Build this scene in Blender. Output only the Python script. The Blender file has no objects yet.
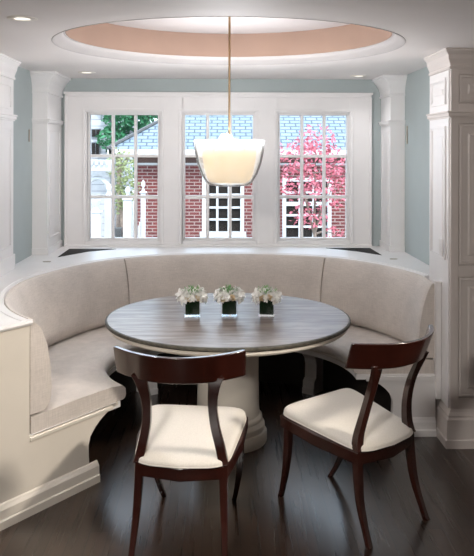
import bpy, math, random
from mathutils import Vector, Matrix
random.seed(4)
R = math.radians
PI = math.pi
sc = bpy.context.scene
col = sc.collection

# ------------------------------------------------------------------ materials
def mat(name):
    m = bpy.data.materials.new(name); m.use_nodes = True
    nt = m.node_tree; nt.nodes.clear()
    out = nt.nodes.new('ShaderNodeOutputMaterial')
    b = nt.nodes.new('ShaderNodeBsdfPrincipled')
    nt.links.new(b.outputs[0], out.inputs[0])
    return m, nt, b, out

def N(nt, t, **kw):
    n = nt.nodes.new(t)
    for k, v in kw.items():
        if k in n.inputs: n.inputs[k].default_value = v
        else: setattr(n, k, v)
    return n

def simple(name, rgb, rough=.5, noise=None, amount=.06, bump=0, coat=0, spec=.5, metal=0, sheen=0, stretch=(1, 1, 1)):
    m, nt, b, out = mat(name)
    b.inputs['Roughness'].default_value = rough
    b.inputs['Coat Weight'].default_value = coat
    b.inputs['Coat Roughness'].default_value = .12
    b.inputs['Specular IOR Level'].default_value = spec
    b.inputs['Metallic'].default_value = metal
    b.inputs['Sheen Weight'].default_value = sheen
    b.inputs['Base Color'].default_value = (*rgb, 1)
    if noise:
        tc = N(nt, 'ShaderNodeTexCoord'); mp = N(nt, 'ShaderNodeMapping'); mp.inputs['Scale'].default_value = stretch
        nt.links.new(tc.outputs['Object'], mp.inputs[0])
        nz = N(nt, 'ShaderNodeTexNoise', Scale=noise, Detail=4.0)
        nt.links.new(mp.outputs[0], nz.inputs['Vector'])
        mx = N(nt, 'ShaderNodeMix', data_type='RGBA')
        lo = tuple(c * (1 - amount) for c in rgb); hi = tuple(min(1, c * (1 + amount)) for c in rgb)
        mx.inputs[6].default_value = (*lo, 1); mx.inputs[7].default_value = (*hi, 1)
        mr = N(nt, 'ShaderNodeMapRange'); mr.inputs[1].default_value = .3; mr.inputs[2].default_value = .7
        nt.links.new(nz.outputs[0], mr.inputs[0]); nt.links.new(mr.outputs[0], mx.inputs[0])
        nt.links.new(mx.outputs[2], b.inputs['Base Color'])
        if bump:
            bp = N(nt, 'ShaderNodeBump', Strength=bump, Distance=.002)
            nt.links.new(nz.outputs[0], bp.inputs['Height']); nt.links.new(bp.outputs[0], b.inputs['Normal'])
    return m

M = {}
M['trim'] = simple('white painted woodwork', (.82, .805, .80), .38, 6, .02)
M['trim_cream'] = simple('cream painted panelling', (.76, .71, .63), .42, 5, .03)
M['cabinet'] = simple('warm white cabinet paint', (.66, .61, .58), .4, 5, .02)
M['wall'] = simple('grey green wall paint', (.40, .455, .455), .6, 4, .03)
M['wall_plain'] = simple('kitchen wall paint', (.62, .56, .51), .7, 4, .03)
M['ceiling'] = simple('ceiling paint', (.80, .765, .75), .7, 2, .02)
M['ring'] = simple('ring moulding paint', (.42, .40, .395), .55, 5, .02)
M['tan'] = simple('tan cove paint', (.31, .205, .155), .7, 5, .04)
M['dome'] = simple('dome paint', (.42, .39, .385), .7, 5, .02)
M['dark'] = simple('dark void', (.012, .011, .011), .6)
M['recess_shade'] = simple('shaded recess', (.018, .014, .012), .6, 5, .1)  # shade under the bench painted in as a near-black base colour
M['mahogany'] = simple('mahogany', (.030, .0062, .0038), .25, 9, .35, coat=.6, stretch=(1, 1, .25))
M['upholstery'] = simple('cream chair cloth', (.74, .705, .64), .85, 160, .05, bump=.25, sheen=.2)
M['stud'] = simple('brushed nickel', (.45, .40, .33), .3, 20, .05, metal=1)
M['brass'] = simple('antique brass', (.42, .30, .18), .3, 20, .05, metal=1)
M['white_ext'] = simple('white outdoor paint', (.50, .50, .51), .6, 4, .04)
M['dark_ext'] = simple('dark window opening', (.022, .018, .016), .7, 4, .2, spec=.1)
M['soffit'] = simple('brown frieze', (.10, .055, .045), .7, 4, .2)
M['leaf_green'] = simple('garden green leaves', (.03, .15, .06), .6, 9, .5)
M['leaf_olive'] = simple('olive leaves', (.22, .25, .11), .6, 9, .35)
M['leaf_pink'] = simple('pink leaves', (.50, .13, .17), .6, 7, .35)
M['bark'] = simple('grey bark', (.20, .15, .12), .9, 20, .3)
M['lawn'] = simple('garden ground', (.26, .26, .22), .9, 3, .3)
M['grey_ext'] = simple('dark grey metal', (.05, .05, .05), .5, 9, .2)
M['plate'] = simple('switch plate plastic', (.74, .71, .68), .3, 9, .01)
M['petal_white'] = simple('white petals', (.92, .92, .89), .6, 60, .05)
M['petal_cream'] = simple('cream rose petals', (.82, .70, .50), .6, 60, .08)
M['sprig'] = simple('fresh green sprigs', (.20, .42, .15), .5, 60, .3)
M['leaf_wrap'] = simple('dark green leaf lining', (.004, .016, .005), .6, 50, .4, spec=.08)
M['porcelain'] = simple('lamp trim', (.80, .76, .70), .4)

def fabric(name, rgb):
    m, nt, b, out = mat(name)
    b.inputs['Roughness'].default_value = .9; b.inputs['Sheen Weight'].default_value = .15
    tc = N(nt, 'ShaderNodeTexCoord')
    acc = None
    hs = []
    for st, s in (((220, 220, 18), 1.0), ((18, 18, 260), 1.0), ((5, 5, 5), 1.0)):
        mp = N(nt, 'ShaderNodeMapping'); mp.inputs['Scale'].default_value = st
        nt.links.new(tc.outputs['Object'], mp.inputs[0])
        nz = N(nt, 'ShaderNodeTexNoise', Scale=s, Detail=2.0); nt.links.new(mp.outputs[0], nz.inputs['Vector']); hs.append(nz)
    ad = N(nt, 'ShaderNodeMath', operation='ADD'); nt.links.new(hs[0].outputs[0], ad.inputs[0]); nt.links.new(hs[1].outputs[0], ad.inputs[1])
    ad2 = N(nt, 'ShaderNodeMath', operation='ADD'); nt.links.new(ad.outputs[0], ad2.inputs[0]); nt.links.new(hs[2].outputs[0], ad2.inputs[1])
    mr = N(nt, 'ShaderNodeMapRange'); mr.inputs[1].default_value = 1.1; mr.inputs[2].default_value = 1.9
    nt.links.new(ad2.outputs[0], mr.inputs[0])
    mx = N(nt, 'ShaderNodeMix', data_type='RGBA')
    mx.inputs[6].default_value = (*[c * .84 for c in rgb], 1); mx.inputs[7].default_value = (*[c * 1.1 for c in rgb], 1)
    nt.links.new(mr.outputs[0], mx.inputs[0]); nt.links.new(mx.outputs[2], b.inputs['Base Color'])
    bp = N(nt, 'ShaderNodeBump', Strength=.25, Distance=.002)
    nt.links.new(ad.outputs[0], bp.inputs['Height']); nt.links.new(bp.outputs[0], b.inputs['Normal'])
    return m
M['fabric'] = fabric('oatmeal linen', (.65, .595, .55))

def floor_mat():
    m, nt, b, out = mat('dark oak boards')
    tc = N(nt, 'ShaderNodeTexCoord')
    mp = N(nt, 'ShaderNodeMapping'); mp.inputs['Rotation'].default_value = (0, 0, R(90))
    nt.links.new(tc.outputs['Object'], mp.inputs[0])
    br = N(nt, 'ShaderNodeTexBrick', Scale=1.0)
    br.inputs['Color1'].default_value = (.034, .018, .011, 1); br.inputs['Color2'].default_value = (.020, .011, .007, 1)
    br.inputs['Mortar'].default_value = (.006, .004, .003, 1)
    br.inputs['Mortar Size'].default_value = .0015; br.inputs['Brick Width'].default_value = 1.1; br.inputs['Row Height'].default_value = .083
    nt.links.new(mp.outputs[0], br.inputs['Vector'])
    mp2 = N(nt, 'ShaderNodeMapping'); mp2.inputs['Scale'].default_value = (45, 1.6, 1)
    nt.links.new(tc.outputs['Object'], mp2.inputs[0])
    nz = N(nt, 'ShaderNodeTexNoise', Scale=1.0, Detail=5.0); nt.links.new(mp2.outputs[0], nz.inputs['Vector'])
    mx = N(nt, 'ShaderNodeMix', data_type='RGBA', blend_type='MULTIPLY'); mx.inputs[0].default_value = .8
    cr = N(nt, 'ShaderNodeMapRange'); cr.inputs[3].default_value = .55; cr.inputs[4].default_value = 1.5
    nt.links.new(nz.outputs[0], cr.inputs[0])
    nt.links.new(br.outputs[0], mx.inputs[6]); nt.links.new(cr.outputs[0], mx.inputs[7])
    nt.links.new(mx.outputs[2], b.inputs['Base Color'])
    rr = N(nt, 'ShaderNodeMapRange'); rr.inputs[3].default_value = .20; rr.inputs[4].default_value = .38
    nt.links.new(nz.outputs[0], rr.inputs[0]); nt.links.new(rr.outputs[0], b.inputs['Roughness'])
    bp = N(nt, 'ShaderNodeBump', Strength=.25, Distance=.002); nt.links.new(br.outputs['Fac'], bp.inputs['Height']); bp.invert = True
    nt.links.new(bp.outputs[0], b.inputs['Normal'])
    return m
M['floor'] = floor_mat()
_b = [q for q in M['floor'].node_tree.nodes if q.type == 'BSDF_PRINCIPLED'][0]; _b.inputs['Coat Weight'].default_value = .75; _b.inputs['Specular IOR Level'].default_value = .3; _b.inputs['Coat Roughness'].default_value = .22

def stone_mat():
    m, nt, b, out = mat('veined grey brown marble')
    tc = N(nt, 'ShaderNodeTexCoord')
    mp = N(nt, 'ShaderNodeMapping'); mp.inputs['Scale'].default_value = (2.2, 14, 3); mp.inputs['Rotation'].default_value = (0, 0, R(12))
    nt.links.new(tc.outputs['Object'], mp.inputs[0])
    nz = N(nt, 'ShaderNodeTexNoise', Scale=1.6, Detail=8.0, Roughness=.62, Distortion=.5); nt.links.new(mp.outputs[0], nz.inputs['Vector'])
    cr = N(nt, 'ShaderNodeValToRGB'); e = cr.color_ramp.elements
    e[0].position = .30; e[0].color = (.095, .07, .058, 1); e[1].position = .72; e[1].color = (.40, .345, .31, 1)
    k = e.new(.5); k.color = (.21, .17, .15, 1)
    nt.links.new(nz.outputs[0], cr.inputs[0]); nt.links.new(cr.outputs[0], b.inputs['Base Color'])
    b.inputs['Roughness'].default_value = .33
    return m
M['stone'] = stone_mat()

def brick_mat(name, c1, c2, mo, bw, rh, ms, axis='xz', zk=1.0, rough=.85, bias=0.):
    m, nt, b, out = mat(name)
    tc = N(nt, 'ShaderNodeTexCoord'); sp = N(nt, 'ShaderNodeSeparateXYZ'); cb = N(nt, 'ShaderNodeCombineXYZ')
    nt.links.new(tc.outputs['Object'], sp.inputs[0])
    mu = N(nt, 'ShaderNodeMath', operation='MULTIPLY'); mu.inputs[1].default_value = zk
    nt.links.new(sp.outputs['Z'], mu.inputs[0])
    if axis == 'xz': nt.links.new(sp.outputs['X'], cb.inputs[0])
    else: nt.links.new(sp.outputs['Y'], cb.inputs[0])
    nt.links.new(mu.outputs[0], cb.inputs[1])
    br = N(nt, 'ShaderNodeTexBrick', Scale=1.0)
    br.inputs['Color1'].default_value = (*c1, 1); br.inputs['Color2'].default_value = (*c2, 1); br.inputs['Mortar'].default_value = (*mo, 1)
    br.inputs['Brick Width'].default_value = bw; br.inputs['Row Height'].default_value = rh; br.inputs['Mortar Size'].default_value = ms
    br.inputs['Bias'].default_value = bias; br.inputs['Mortar Smooth'].default_value = .1
    nt.links.new(cb.outputs[0], br.inputs['Vector']); nt.links.new(br.outputs[0], b.inputs['Base Color'])
    b.inputs['Roughness'].default_value = rough
    return m
M['brick'] = brick_mat('red brick', (.15, .028, .026), (.09, .016, .017), (.27, .20, .185), .155, .049, .0075)
M['roof'] = brick_mat('pale blue slate', (.13, .175, .215), (.18, .225, .265), (.04, .055, .075), .17, .085, .011, zk=1.7, rough=.6)
M['far_roof'] = brick_mat('grey slate', (.13, .135, .15), (.17, .175, .19), (.07, .07, .08), .3, .15, .008, zk=1.6)
M['siding'] = brick_mat('white siding', (.42, .42, .43), (.38, .38, .40), (.2, .2, .22), 3.0, .14, .008)

def glass_pane():
    m, nt, b, out = mat('window glass'); nt.nodes.remove(b)
    t = N(nt, 'ShaderNodeBsdfTransparent'); t.inputs[0].default_value = (.97, .98, .98, 1)
    g = N(nt, 'ShaderNodeBsdfGlossy', Roughness=.02); fr = N(nt, 'ShaderNodeFresnel', IOR=1.25)
    mx = N(nt, 'ShaderNodeMixShader'); nt.links.new(fr.outputs[0], mx.inputs[0]); nt.links.new(t.outputs[0], mx.inputs[1]); nt.links.new(g.outputs[0], mx.inputs[2])
    nt.links.new(mx.outputs[0], out.inputs[0]); return m
M['pane'] = glass_pane()

def frosty(name, clear, tint, ior=1.35, glow=0):
    m, nt, b, out = mat(name); nt.nodes.remove(b)
    t = N(nt, 'ShaderNodeBsdfTransparent'); t.inputs[0].default_value = (.99, .995, .995, 1)
    g = N(nt, 'ShaderNodeBsdfGlossy', Roughness=.08); g.inputs[0].default_value = (1, 1, 1, 1)
    tr = N(nt, 'ShaderNodeBsdfTranslucent'); tr.inputs[0].default_value = (*tint, 1)
    df = N(nt, 'ShaderNodeBsdfDiffuse'); df.inputs[0].default_value = (*tint, 1)
    a = N(nt, 'ShaderNodeMixShader'); a.inputs[0].default_value = .5
    nt.links.new(tr.outputs[0], a.inputs[1]); nt.links.new(df.outputs[0], a.inputs[2])
    c = N(nt, 'ShaderNodeMixShader')
    if glow:
        em = N(nt, 'ShaderNodeEmission', Strength=glow); em.inputs[0].default_value = (1, .98, .95, 1); ad = N(nt, 'ShaderNodeAddShader')
        nt.links.new(a.outputs[0], ad.inputs[0]); nt.links.new(em.outputs[0], ad.inputs[1]); nt.links.new(ad.outputs[0], c.inputs[2])
    else: nt.links.new(a.outputs[0], c.inputs[2])
    nt.links.new(t.outputs[0], c.inputs[1])
    tc = N(nt, 'ShaderNodeTexCoord'); nz = N(nt, 'ShaderNodeTexNoise', Scale=16.0, Detail=3.0)
    nt.links.new(tc.outputs['Object'], nz.inputs['Vector'])
    mr = N(nt, 'ShaderNodeMapRange'); mr.inputs[1].default_value = .35; mr.inputs[2].default_value = .65
    mr.inputs[3].default_value = clear - .04; mr.inputs[4].default_value = clear + .05
    nt.links.new(nz.outputs[0], mr.inputs[0]); nt.links.new(mr.outputs[0], c.inputs[0])
    d = N(nt, 'ShaderNodeMixShader'); lw = N(nt, 'ShaderNodeFresnel', IOR=ior)
    nt.links.new(lw.outputs[0], d.inputs[0]); nt.links.new(c.outputs[0], d.inputs[1]); nt.links.new(g.outputs[0], d.inputs[2])
    nt.links.new(d.outputs[0], out.inputs[0]); return m
M['lamp_glass'] = frosty('cloudy lamp glass', .17, (1, 1, 1), 1.07, .36)
M['vase_glass'] = frosty('vase glass', .02, (.85, .92, .88), 1.1)

def emis(name, rgb, s, base=(.8, .75, .65)):
    m, nt, b, out = mat(name)
    b.inputs['Base Color'].default_value = (*base, 1); b.inputs['Roughness'].default_value = .6
    b.inputs['Emission Color'].default_value = (*rgb, 1); b.inputs['Emission Strength'].default_value = s
    if 'shade' in name:
        tr = N(nt, 'ShaderNodeBsdfTranslucent'); tr.inputs[0].default_value = (*base, 1); ms = N(nt, 'ShaderNodeMixShader'); ms.inputs[0].default_value = .45
        nt.links.new(b.outputs[0], ms.inputs[1]); nt.links.new(tr.outputs[0], ms.inputs[2]); nt.links.new(ms.outputs[0], out.inputs[0])
    return m
M['shade'] = emis('lit cream shade', (1, .76, .44), .20, (.40, .35, .27))
M['lens'] = emis('downlight lens', (1, .93, .82), .7)

M['stone_edge'] = simple('rough shaded stone edge', (.075, .068, .052), .55, 45, .45)  # rim's shade put into a darker base colour; speckle is the stone's own
# ------------------------------------------------------------------ mesh helpers
class MB:
    def __init__(s): s.v = []; s.f = []
    def add(s, vs, fs):
        o = len(s.v); s.v += [tuple(v) for v in vs]; s.f += [tuple(i + o for i in f) for f in fs]; return s
    def box(s, x0, x1, y0, y1, z0, z1, Mx=None):
        vs = [Vector((x, y, z)) for z in (z0, z1) for y in (y0, y1) for x in (x0, x1)]
        if Mx: vs = [Mx @ v for v in vs]
        return s.add(vs, [(0, 2, 3, 1), (4, 5, 7, 6), (0, 1, 5, 4), (2, 6, 7, 3), (0, 4, 6, 2), (1, 3, 7, 5)])
    def loft(s, rings, closed=False, caps=True):
        n = len(rings[0]); vs = [p for r in rings for p in r]; fs = []
        m = len(rings)
        for i in range(m if closed else m - 1):
            j = (i + 1) % m
            for k in range(n):
                l = (k + 1) % n
                fs.append((i * n + k, i * n + l, j * n + l, j * n + k))
        if caps and not closed:
            fs.append(tuple(range(n))[::-1]); fs.append(tuple((m - 1) * n + k for k in range(n)))
        return s.add(vs, fs)
    def lathe(s, prof, c=(0, 0, 0), seg=64, sx=1, sy=1, close=False):
        vs = []; fs = []; n = len(prof)
        for i in range(seg):
            a = 2 * PI * i / seg
            for r, z in prof: vs.append((c[0] + r * sx * math.cos(a), c[1] + r * sy * math.sin(a), c[2] + z))
        for i in range(seg):
            j = (i + 1) % seg
            for k in range(n if close else n - 1):
                l = (k + 1) % n
                fs.append((i * n + k, j * n + k, j * n + l, i * n + l))
        if not close:
            if prof[0][0] > 1e-6: fs.append(tuple(i * n for i in range(seg))[::-1])
            if prof[-1][0] > 1e-6: fs.append(tuple(i * n + n - 1 for i in range(seg)))
        return s.add(vs, fs)
    def tube(s, pts, rad, seg=10):
        pts = [Vector(p) for p in pts]; rings = []
        for i, p in enumerate(pts):
            d = (pts[min(i + 1, len(pts) - 1)] - pts[max(i - 1, 0)]).normalized()
            u = d.cross(Vector((0, 1, 0)) if abs(d.y) < .9 else Vector((1, 0, 0))).normalized(); w = d.cross(u)
            r = rad[i] if isinstance(rad, (list, tuple)) else rad
            rings.append([p + r * (math.cos(2 * PI * k / seg) * u + math.sin(2 * PI * k / seg) * w) for k in range(seg)])
        return s.loft(rings)
    def prism(s, poly, z0, z1):
        n = len(poly); vs = [(x, y, z0) for x, y in poly] + [(x, y, z1) for x, y in poly]
        fs = [tuple(range(n))[::-1], tuple(range(n, 2 * n))] + [(i, (i + 1) % n, n + (i + 1) % n, n + i) for i in range(n)]
        return s.add(vs, fs)
    def build(s, name, m, parent=None, bevel=0, smooth=False, loc=None, segs=2, fix=True):
        me = bpy.data.meshes.new(name); me.from_pydata(s.v, [], s.f); me.update()
        if fix:
            import bmesh
            bm = bmesh.new(); bm.from_mesh(me); bmesh.ops.remove_doubles(bm, verts=bm.verts, dist=1e-6)
            bmesh.ops.recalc_face_normals(bm, faces=bm.faces); bm.to_mesh(me); bm.free()
        me.materials.append(M[m])
        if smooth:
            for p in me.polygons: p.use_smooth = True
            try: me.set_sharp_from_angle(angle=R(smooth if smooth is not True else 40))
            except Exception: pass
        o = bpy.data.objects.new(name, me); col.objects.link(o)
        if parent: o.parent = parent
        if loc: o.location = loc
        if bevel:
            b = o.modifiers.new('bevel', 'BEVEL'); b.width = bevel; b.segments = segs; b.limit_method = 'ANGLE'; b.angle_limit = R(35)
        return o

def empty(name, loc, rz=0, label=None, cat=None, group=None):
    o = bpy.data.objects.new(name, None); col.objects.link(o); o.location = loc; o.rotation_euler = (0, 0, rz)
    o.empty_display_size = .1
    tag(o, label, cat, group); return o
def tag(o, label=None, cat=None, group=None, kind=None):
    if label: o['label'] = label
    if cat: o['category'] = cat
    if group: o['group'] = group
    if kind: o['kind'] = kind
    return o
def struct(o, label=None): o['kind'] = 'structure'; (label and o.__setitem__('label', label)); return o
def copy_tree(o, parent=None):
    c = o.copy(); col.objects.link(c)
    if parent: c.parent = parent
    for ch in list(o.children): copy_tree(ch, c)
    return c

# ------------------------------------------------------------------ room constants
ZC, ZL, YB = 2.28, .905, 6.09
XW = 1.427                      # alcove side walls
CX, CY = .06, 4.39              # centre of the round banquette
AL = R(222.5)                   # banquette's left end

# floor
struct(MB().box(-3.3, 3.3, -2.6, 6.2, -.06, 0).build('floor', 'floor'))

# ceiling with elliptical hole
HC, HX, HY = (.040, 4.15), .965, .925
def ellipse(rx, ry, z, n=96): return [(HC[0] + rx * math.cos(2 * PI * k / n), HC[1] + ry * math.sin(2 * PI * k / n), z) for k in range(n)]
n = 96
inner = ellipse(HX, HY, ZC, n)
outer = []
X0, X1, Y0, Y1 = -3.3, 3.3, -2.6, 6.2
for k in range(n):
    a = 2 * PI * k / n; dx, dy = math.cos(a), math.sin(a)
    t = min([(X1 - HC[0]) / dx if dx > 1e-9 else 1e9, (X0 - HC[0]) / dx if dx < -1e-9 else 1e9,
             (Y1 - HC[1]) / dy if dy > 1e-9 else 1e9, (Y0 - HC[1]) / dy if dy < -1e-9 else 1e9])
    outer.append((HC[0] + t * dx, HC[1] + t * dy, ZC))
corners = [(X1, Y1), (X0, Y1), (X0, Y0), (X1, Y0)]
for cx_, cy_ in corners:                        # snap nearest to the corners
    i = min(range(n), key=lambda q: (outer[q][0] - cx_) ** 2 + (outer[q][1] - cy_) ** 2); outer[i] = (cx_, cy_, ZC)
cm = MB()
up = lambda r: [(x, y, z + .05) for x, y, z in r]
vs = inner + outer + up(outer) + up(inner)
fs = []
for k in range(n):
    l = (k + 1) % n
    fs += [(k, l, n + l, n + k), (n + k, n + l, 2 * n + l, 2 * n + k), (2 * n + k, 2 * n + l, 3 * n + l, 3 * n + k), (3 * n + k, 3 * n + l, l, k)]
cm.add(vs, fs)
struct(cm.build('ceiling', 'ceiling'))
# ring moulding, tan cove wall and dome above
rings = []
for d, z in ((-.004, ZC + .001), (-.002, ZC - .002), (.004, ZC - .001), (.016, ZC + .006), (.032, ZC + .016), (.046, ZC + .024), (.054, ZC + .034), (.058, ZC + .043), (.064, ZC + .043), (.070, ZC + .048), (.070, ZC + .09), (-.004, ZC + .09)):
    rings.append(ellipse(HX - d, HY - d, z, n))
struct(MB().loft(rings, closed=True).build('trim_1', 'ring', smooth=30))
rings = [ellipse(HX - .072, HY - .072, ZC + .046), ellipse(HX - .082, HY - .082, ZC + .200), ellipse(HX - .06, HY - .06, ZC + .200), ellipse(HX - .05, HY - .05, ZC + .046)]
struct(MB().loft(rings, closed=True).build('trim_2', 'tan', smooth=30))
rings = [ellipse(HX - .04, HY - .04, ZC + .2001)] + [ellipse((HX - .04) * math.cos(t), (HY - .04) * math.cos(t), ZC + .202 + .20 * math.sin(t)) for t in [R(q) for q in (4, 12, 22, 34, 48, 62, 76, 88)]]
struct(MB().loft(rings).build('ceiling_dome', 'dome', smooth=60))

# back wall with three window openings
WZ0, WZ1 = .972, 1.983
WX = [(-1.081, -.526), (-.304, .255), (.477, 1.031)]
def wall_with_holes(mb, xs, y0, y1, z0, z1, holes, hz0, hz1):
    x = xs[0]
    for a, b in holes:
        mb.box(x, a, y0, y1, z0, z1); mb.box(a, b, y0, y1, z0, hz0); mb.box(a, b, y0, y1, hz1, z1); x = b
    mb.box(x, xs[1], y0, y1, z0, z1); return mb
g = .028
holes = [(a - g, b + g) for a, b in WX]
struct(wall_with_holes(MB(), (-1.56, 1.56), YB, YB + .16, 0, ZC, holes, WZ0 - g, WZ1 + g).build('wall_back', 'wall', fix=False))
# casing: three steps in depth
tb = MB()
wall_with_holes(tb, (-1.281, 1.231), YB - .022, YB, .9051, 2.15, [(a - .020, b + .020) for a, b in WX], WZ0 - .020, WZ1 + .020)
tb.box(-1.289, 1.239, YB - .045, YB, 2.15, 2.168)
tb.box(-1.281, -1.262, YB - .040, YB - .021, .9255, 2.1279); tb.box(1.212, 1.231, YB - .040, YB - .021, .9255, 2.1279); tb.box(-1.262, 1.212, YB - .040, YB - .021, 2.128, 2.15)
for a, b in WX:
    for x0, x1, z0, z1 in ((a - .05, a - .03, .9255, WZ1 + .0298), (b + .03, b + .05, .9255, WZ1 + .0298), (a - .05, b + .05, WZ1 + .03, WZ1 + .05)):
        tb.box(x0, x1, YB - .036, YB - .001, z0, z1)
tb.box(-1.281, 1.231, YB - .05, YB, .9051, .925)
struct(tb.build('trim_3', 'trim', bevel=.003))
for i, (a, b) in enumerate(WX):
    w = struct(empty('window_%d' % (i + 1), ((a + b) / 2, YB + .03, WZ0)))
    hw = (b - a) / 2; H = WZ1 - WZ0
    f = MB()
    f.box(-hw - g, -hw, -.02, .035, -g, H + g); f.box(hw, hw + g, -.02, .035, -g, H + g)
    f.box(-hw, hw, -.02, .035, H, H + g); f.box(-hw, hw, -.02, .035, -g, 0)
    f.build('window_frame', 'trim', w, bevel=.003)
    mu = MB()
    for k in (1, 2):
        x = -hw + 2 * hw * k / 3; mu.box(x - .0125, x + .0125, -.012, .026, 0, H)
        z = H * k / 3; mu.box(-hw, hw, -.010, .024, z - .0125, z + .0125)
    mu.build('muntins', 'trim', w, bevel=.003)
    MB().box(-hw, hw, .006, .011, 0, H).build('pane', 'pane', w)
    lk = MB(); lk.box(-.03, .03, -.034, -.02, -.022, -.008); lk.box(-.008, .03, -.042, -.032, -.018, -.012)
    lk.build('sash_latch', 'trim', w, bevel=.002)

# side walls of the alcove, and the rest of the room
struct(MB().box(XW, XW + .13, 4.64, 6.25, 0, ZC).build('wall_right', 'wall'))
struct(MB().box(-XW - .13, -XW, 4.955, 6.25, 0, ZC).build('wall_left', 'wall'))
struct(MB().box(-3.3, -3.2, -2.6, 4.9, 0, ZC).build('wall_kitchen_left', 'wall_plain'))
struct(MB().box(3.2, 3.3, -2.6, 4.9, 0, ZC).build('wall_kitchen_right', 'wall_plain'))
struct(MB().box(-3.3, 3.3, -2.7, -2.6, 0, ZC).build('wall_rear', 'wall_plain'))
struct(MB().box(-3.2, -XW - .13, 4.9551, 5.05, 0, ZC).build('wall_behind_left', 'wall_plain'))

# small corner pilasters
def crown(mb, x0, x1, y0, y1, zt, ht, pj, xl, xr, yf):
    """flared capital; xl/xr/yf tell which sides project"""
    prof = ((0, zt - ht), (.012, zt - ht), (.014, zt - ht + .014), (.006, zt - ht + .018), (.010, zt - ht * .72), (.022, zt - ht * .5), (pj * .55, zt - ht * .3), (pj * .82, zt - ht * .16), (pj * .84, zt - ht * .12), (pj, zt - ht * .10), (pj, zt))
    rs = []
    for d, z in prof: rs.append([(x0 - d * xl, y0 - d * yf, z), (x1 + d * xr, y0 - d * yf, z), (x1 + d * xr, y1, z), (x0 - d * xl, y1, z)])
    mb.loft(rs); return mb
def band(mb, x0, x1, y0, y1, z, h, pj, xl, xr, yf):
    for dz, hh, p in ((0, h * .25, pj * .4), (h * .25, h * .5, pj * .75), (h * .75, h * .25, pj)):
        mb.box(x0 - p * xl, x1 + p * xr, y0 - p * yf, y1, z + dz, z + dz + hh)
    return mb
def raised_x(mb, x, s, y0, y1, z0, z1, w=.012, t=.006):       # moulded frame on a face looking along x (s = outward sign)
    for a, b, c, d in ((y0, y1, z0, z0 + w), (y0, y1, z1 - w, z1), (y0, y0 + w, z0 + w, z1 - w), (y1 - w, y1, z0 + w, z1 - w)):
        mb.box(min(x, x + s * t), max(x, x + s * t), a, b, c, d)
    return mb
for nm, x0, x1, y0, s, xl, xr in (('trim_4', 1.312, XW, 5.745, -1, 1, 0), ('trim_5', -XW, -1.312, 5.60, 1, 0, 1)):
    p = MB(); yb = YB
    p.box(x0, x1, y0, yb, ZL + .0005, ZC - .01)
    crown(p, x0, x1, y0, yb, ZC - .0005, .16, .075, xl, xr, 1)
    band(p, x0, x1, y0, yb, 1.895, .035, .022, xl, xr, 1)
    p.box(x0 - .01 * xl, x1 + .01 * xr, y0 - .01, yb, ZL + .0005, ZL + .05)
    xf = x0 if s < 0 else x1
    raised_x(p, xf, s, y0 + .06, yb - .07, 1.02, 1.85)
    struct(p.build(nm, 'trim', bevel=.002))

# left large pilaster standing on the ledge
p = MB(); p.box(-3.2, -1.385, 4.46, 4.955, ZL + .0005, ZC - .01)
crown(p, -3.2, -1.385, 4.46, 4.955, ZC - .0005, .12, .05, 0, 1, 1)
band(p, -3.2, -1.385, 4.46, 4.955, 1.885, .04, .028, 0, 1, 1)
p.box(-3.2, -1.372, 4.447, 4.955, ZL + .0005, ZL + .10)
raised_x(p, -1.385, 1, 4.54, 4.88, 1.06, 1.84); raised_x(p, -1.385, 1, 4.54, 4.88, 1.96, 2.12)
struct(p.build('trim_6', 'trim', bevel=.003))

# ------------------------------------------------------------------ tall cabinet block on the right
XF, YF, YK = 1.312, 4.215, 4.635
cab = empty('tall_cabinet', (XF, YF, 0), 0, 'tall panelled built-in cabinet with crown moulding, beside the end of the banquette', 'cabinet')
def cb(mb): mb.v = [(x - XF, y - YF, z) for x, y, z in mb.v]; return mb
XE = 3.19
cb(MB().box(XF, XE, YF + .012, YK, .0, ZC - .01)).build('body', 'cabinet', cab)
m_ = MB(); crown(m_, XF, XE, YF, YK, ZC - .0005, .115, .045, 1, 0, 1); cb(m_).build('crown_moulding', 'cabinet', cab, bevel=.002)
m_ = MB(); band(m_, XF, XE, YF, YK, 1.883, .04, .028, 1, 0, 1); cb(m_).build('middle_moulding', 'cabinet', cab, bevel=.002)
m_ = MB()
prof = ((.036, 0), (.036, .045), (.030, .052), (.026, .16), (.018, .172), (.018, .182), (.006, .20), (0, .215))
rs = [[(XF - d, YF - d, z), (XE, YF - d, z), (XE, YK, z), (XF - d, YK, z)] for d, z in prof]
m_.loft(rs); cb(m_).build('plinth', 'cabinet', cab)
# frame-and-panel front
def panel_front(mb, x0, x1, z0, z1, y):
    rs = []
    for d, dy in ((0, 0), (.004, -.006), (.014, -.008), (.018, .004), (.032, .006), (.06, -.006), (.065, -.006)):
        rs.append([(x0 + d, y + dy, z0 + d), (x1 - d, y + dy, z0 + d), (x1 - d, y + dy, z1 - d), (x0 + d, y + dy, z1 - d)])
    mb.loft(rs)
st = MB(); st.box(XF, XF + .045, YF, YF + .0119, .21, 2.17); 
for z0, z1 in ((.21, .275), (.972, 1.038), (1.852, 1.90), (1.90, 1.965), (2.135, 2.17)): st.box(XF + .045, XE, YF, YF + .0119, z0, z1)
for q in range(1, 5): st.box(XF + .045 + .46 * q, XF + .045 + .46 * q + .03, YF, YF + .0119, .275, 2.135)
cb(st).build('face_frame', 'cabinet', cab, bevel=.002)
for q in range(4):
    x0 = XF + .049 + .46 * q + (.03 if q else 0); x1 = XF + .041 + .46 * (q + 1)
    for z0, z1 in ((.279, .968), (1.042, 1.848), (1.969, 2.131)):
        d = MB(); panel_front(d, x0, x1, z0, z1, YF + .008); d.box(x0, x1, YF + .006, YF + .0118, z0, z1)
        cb(d).build('door', 'cabinet', cab)
sp = MB()
XS = XF - .008
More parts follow.
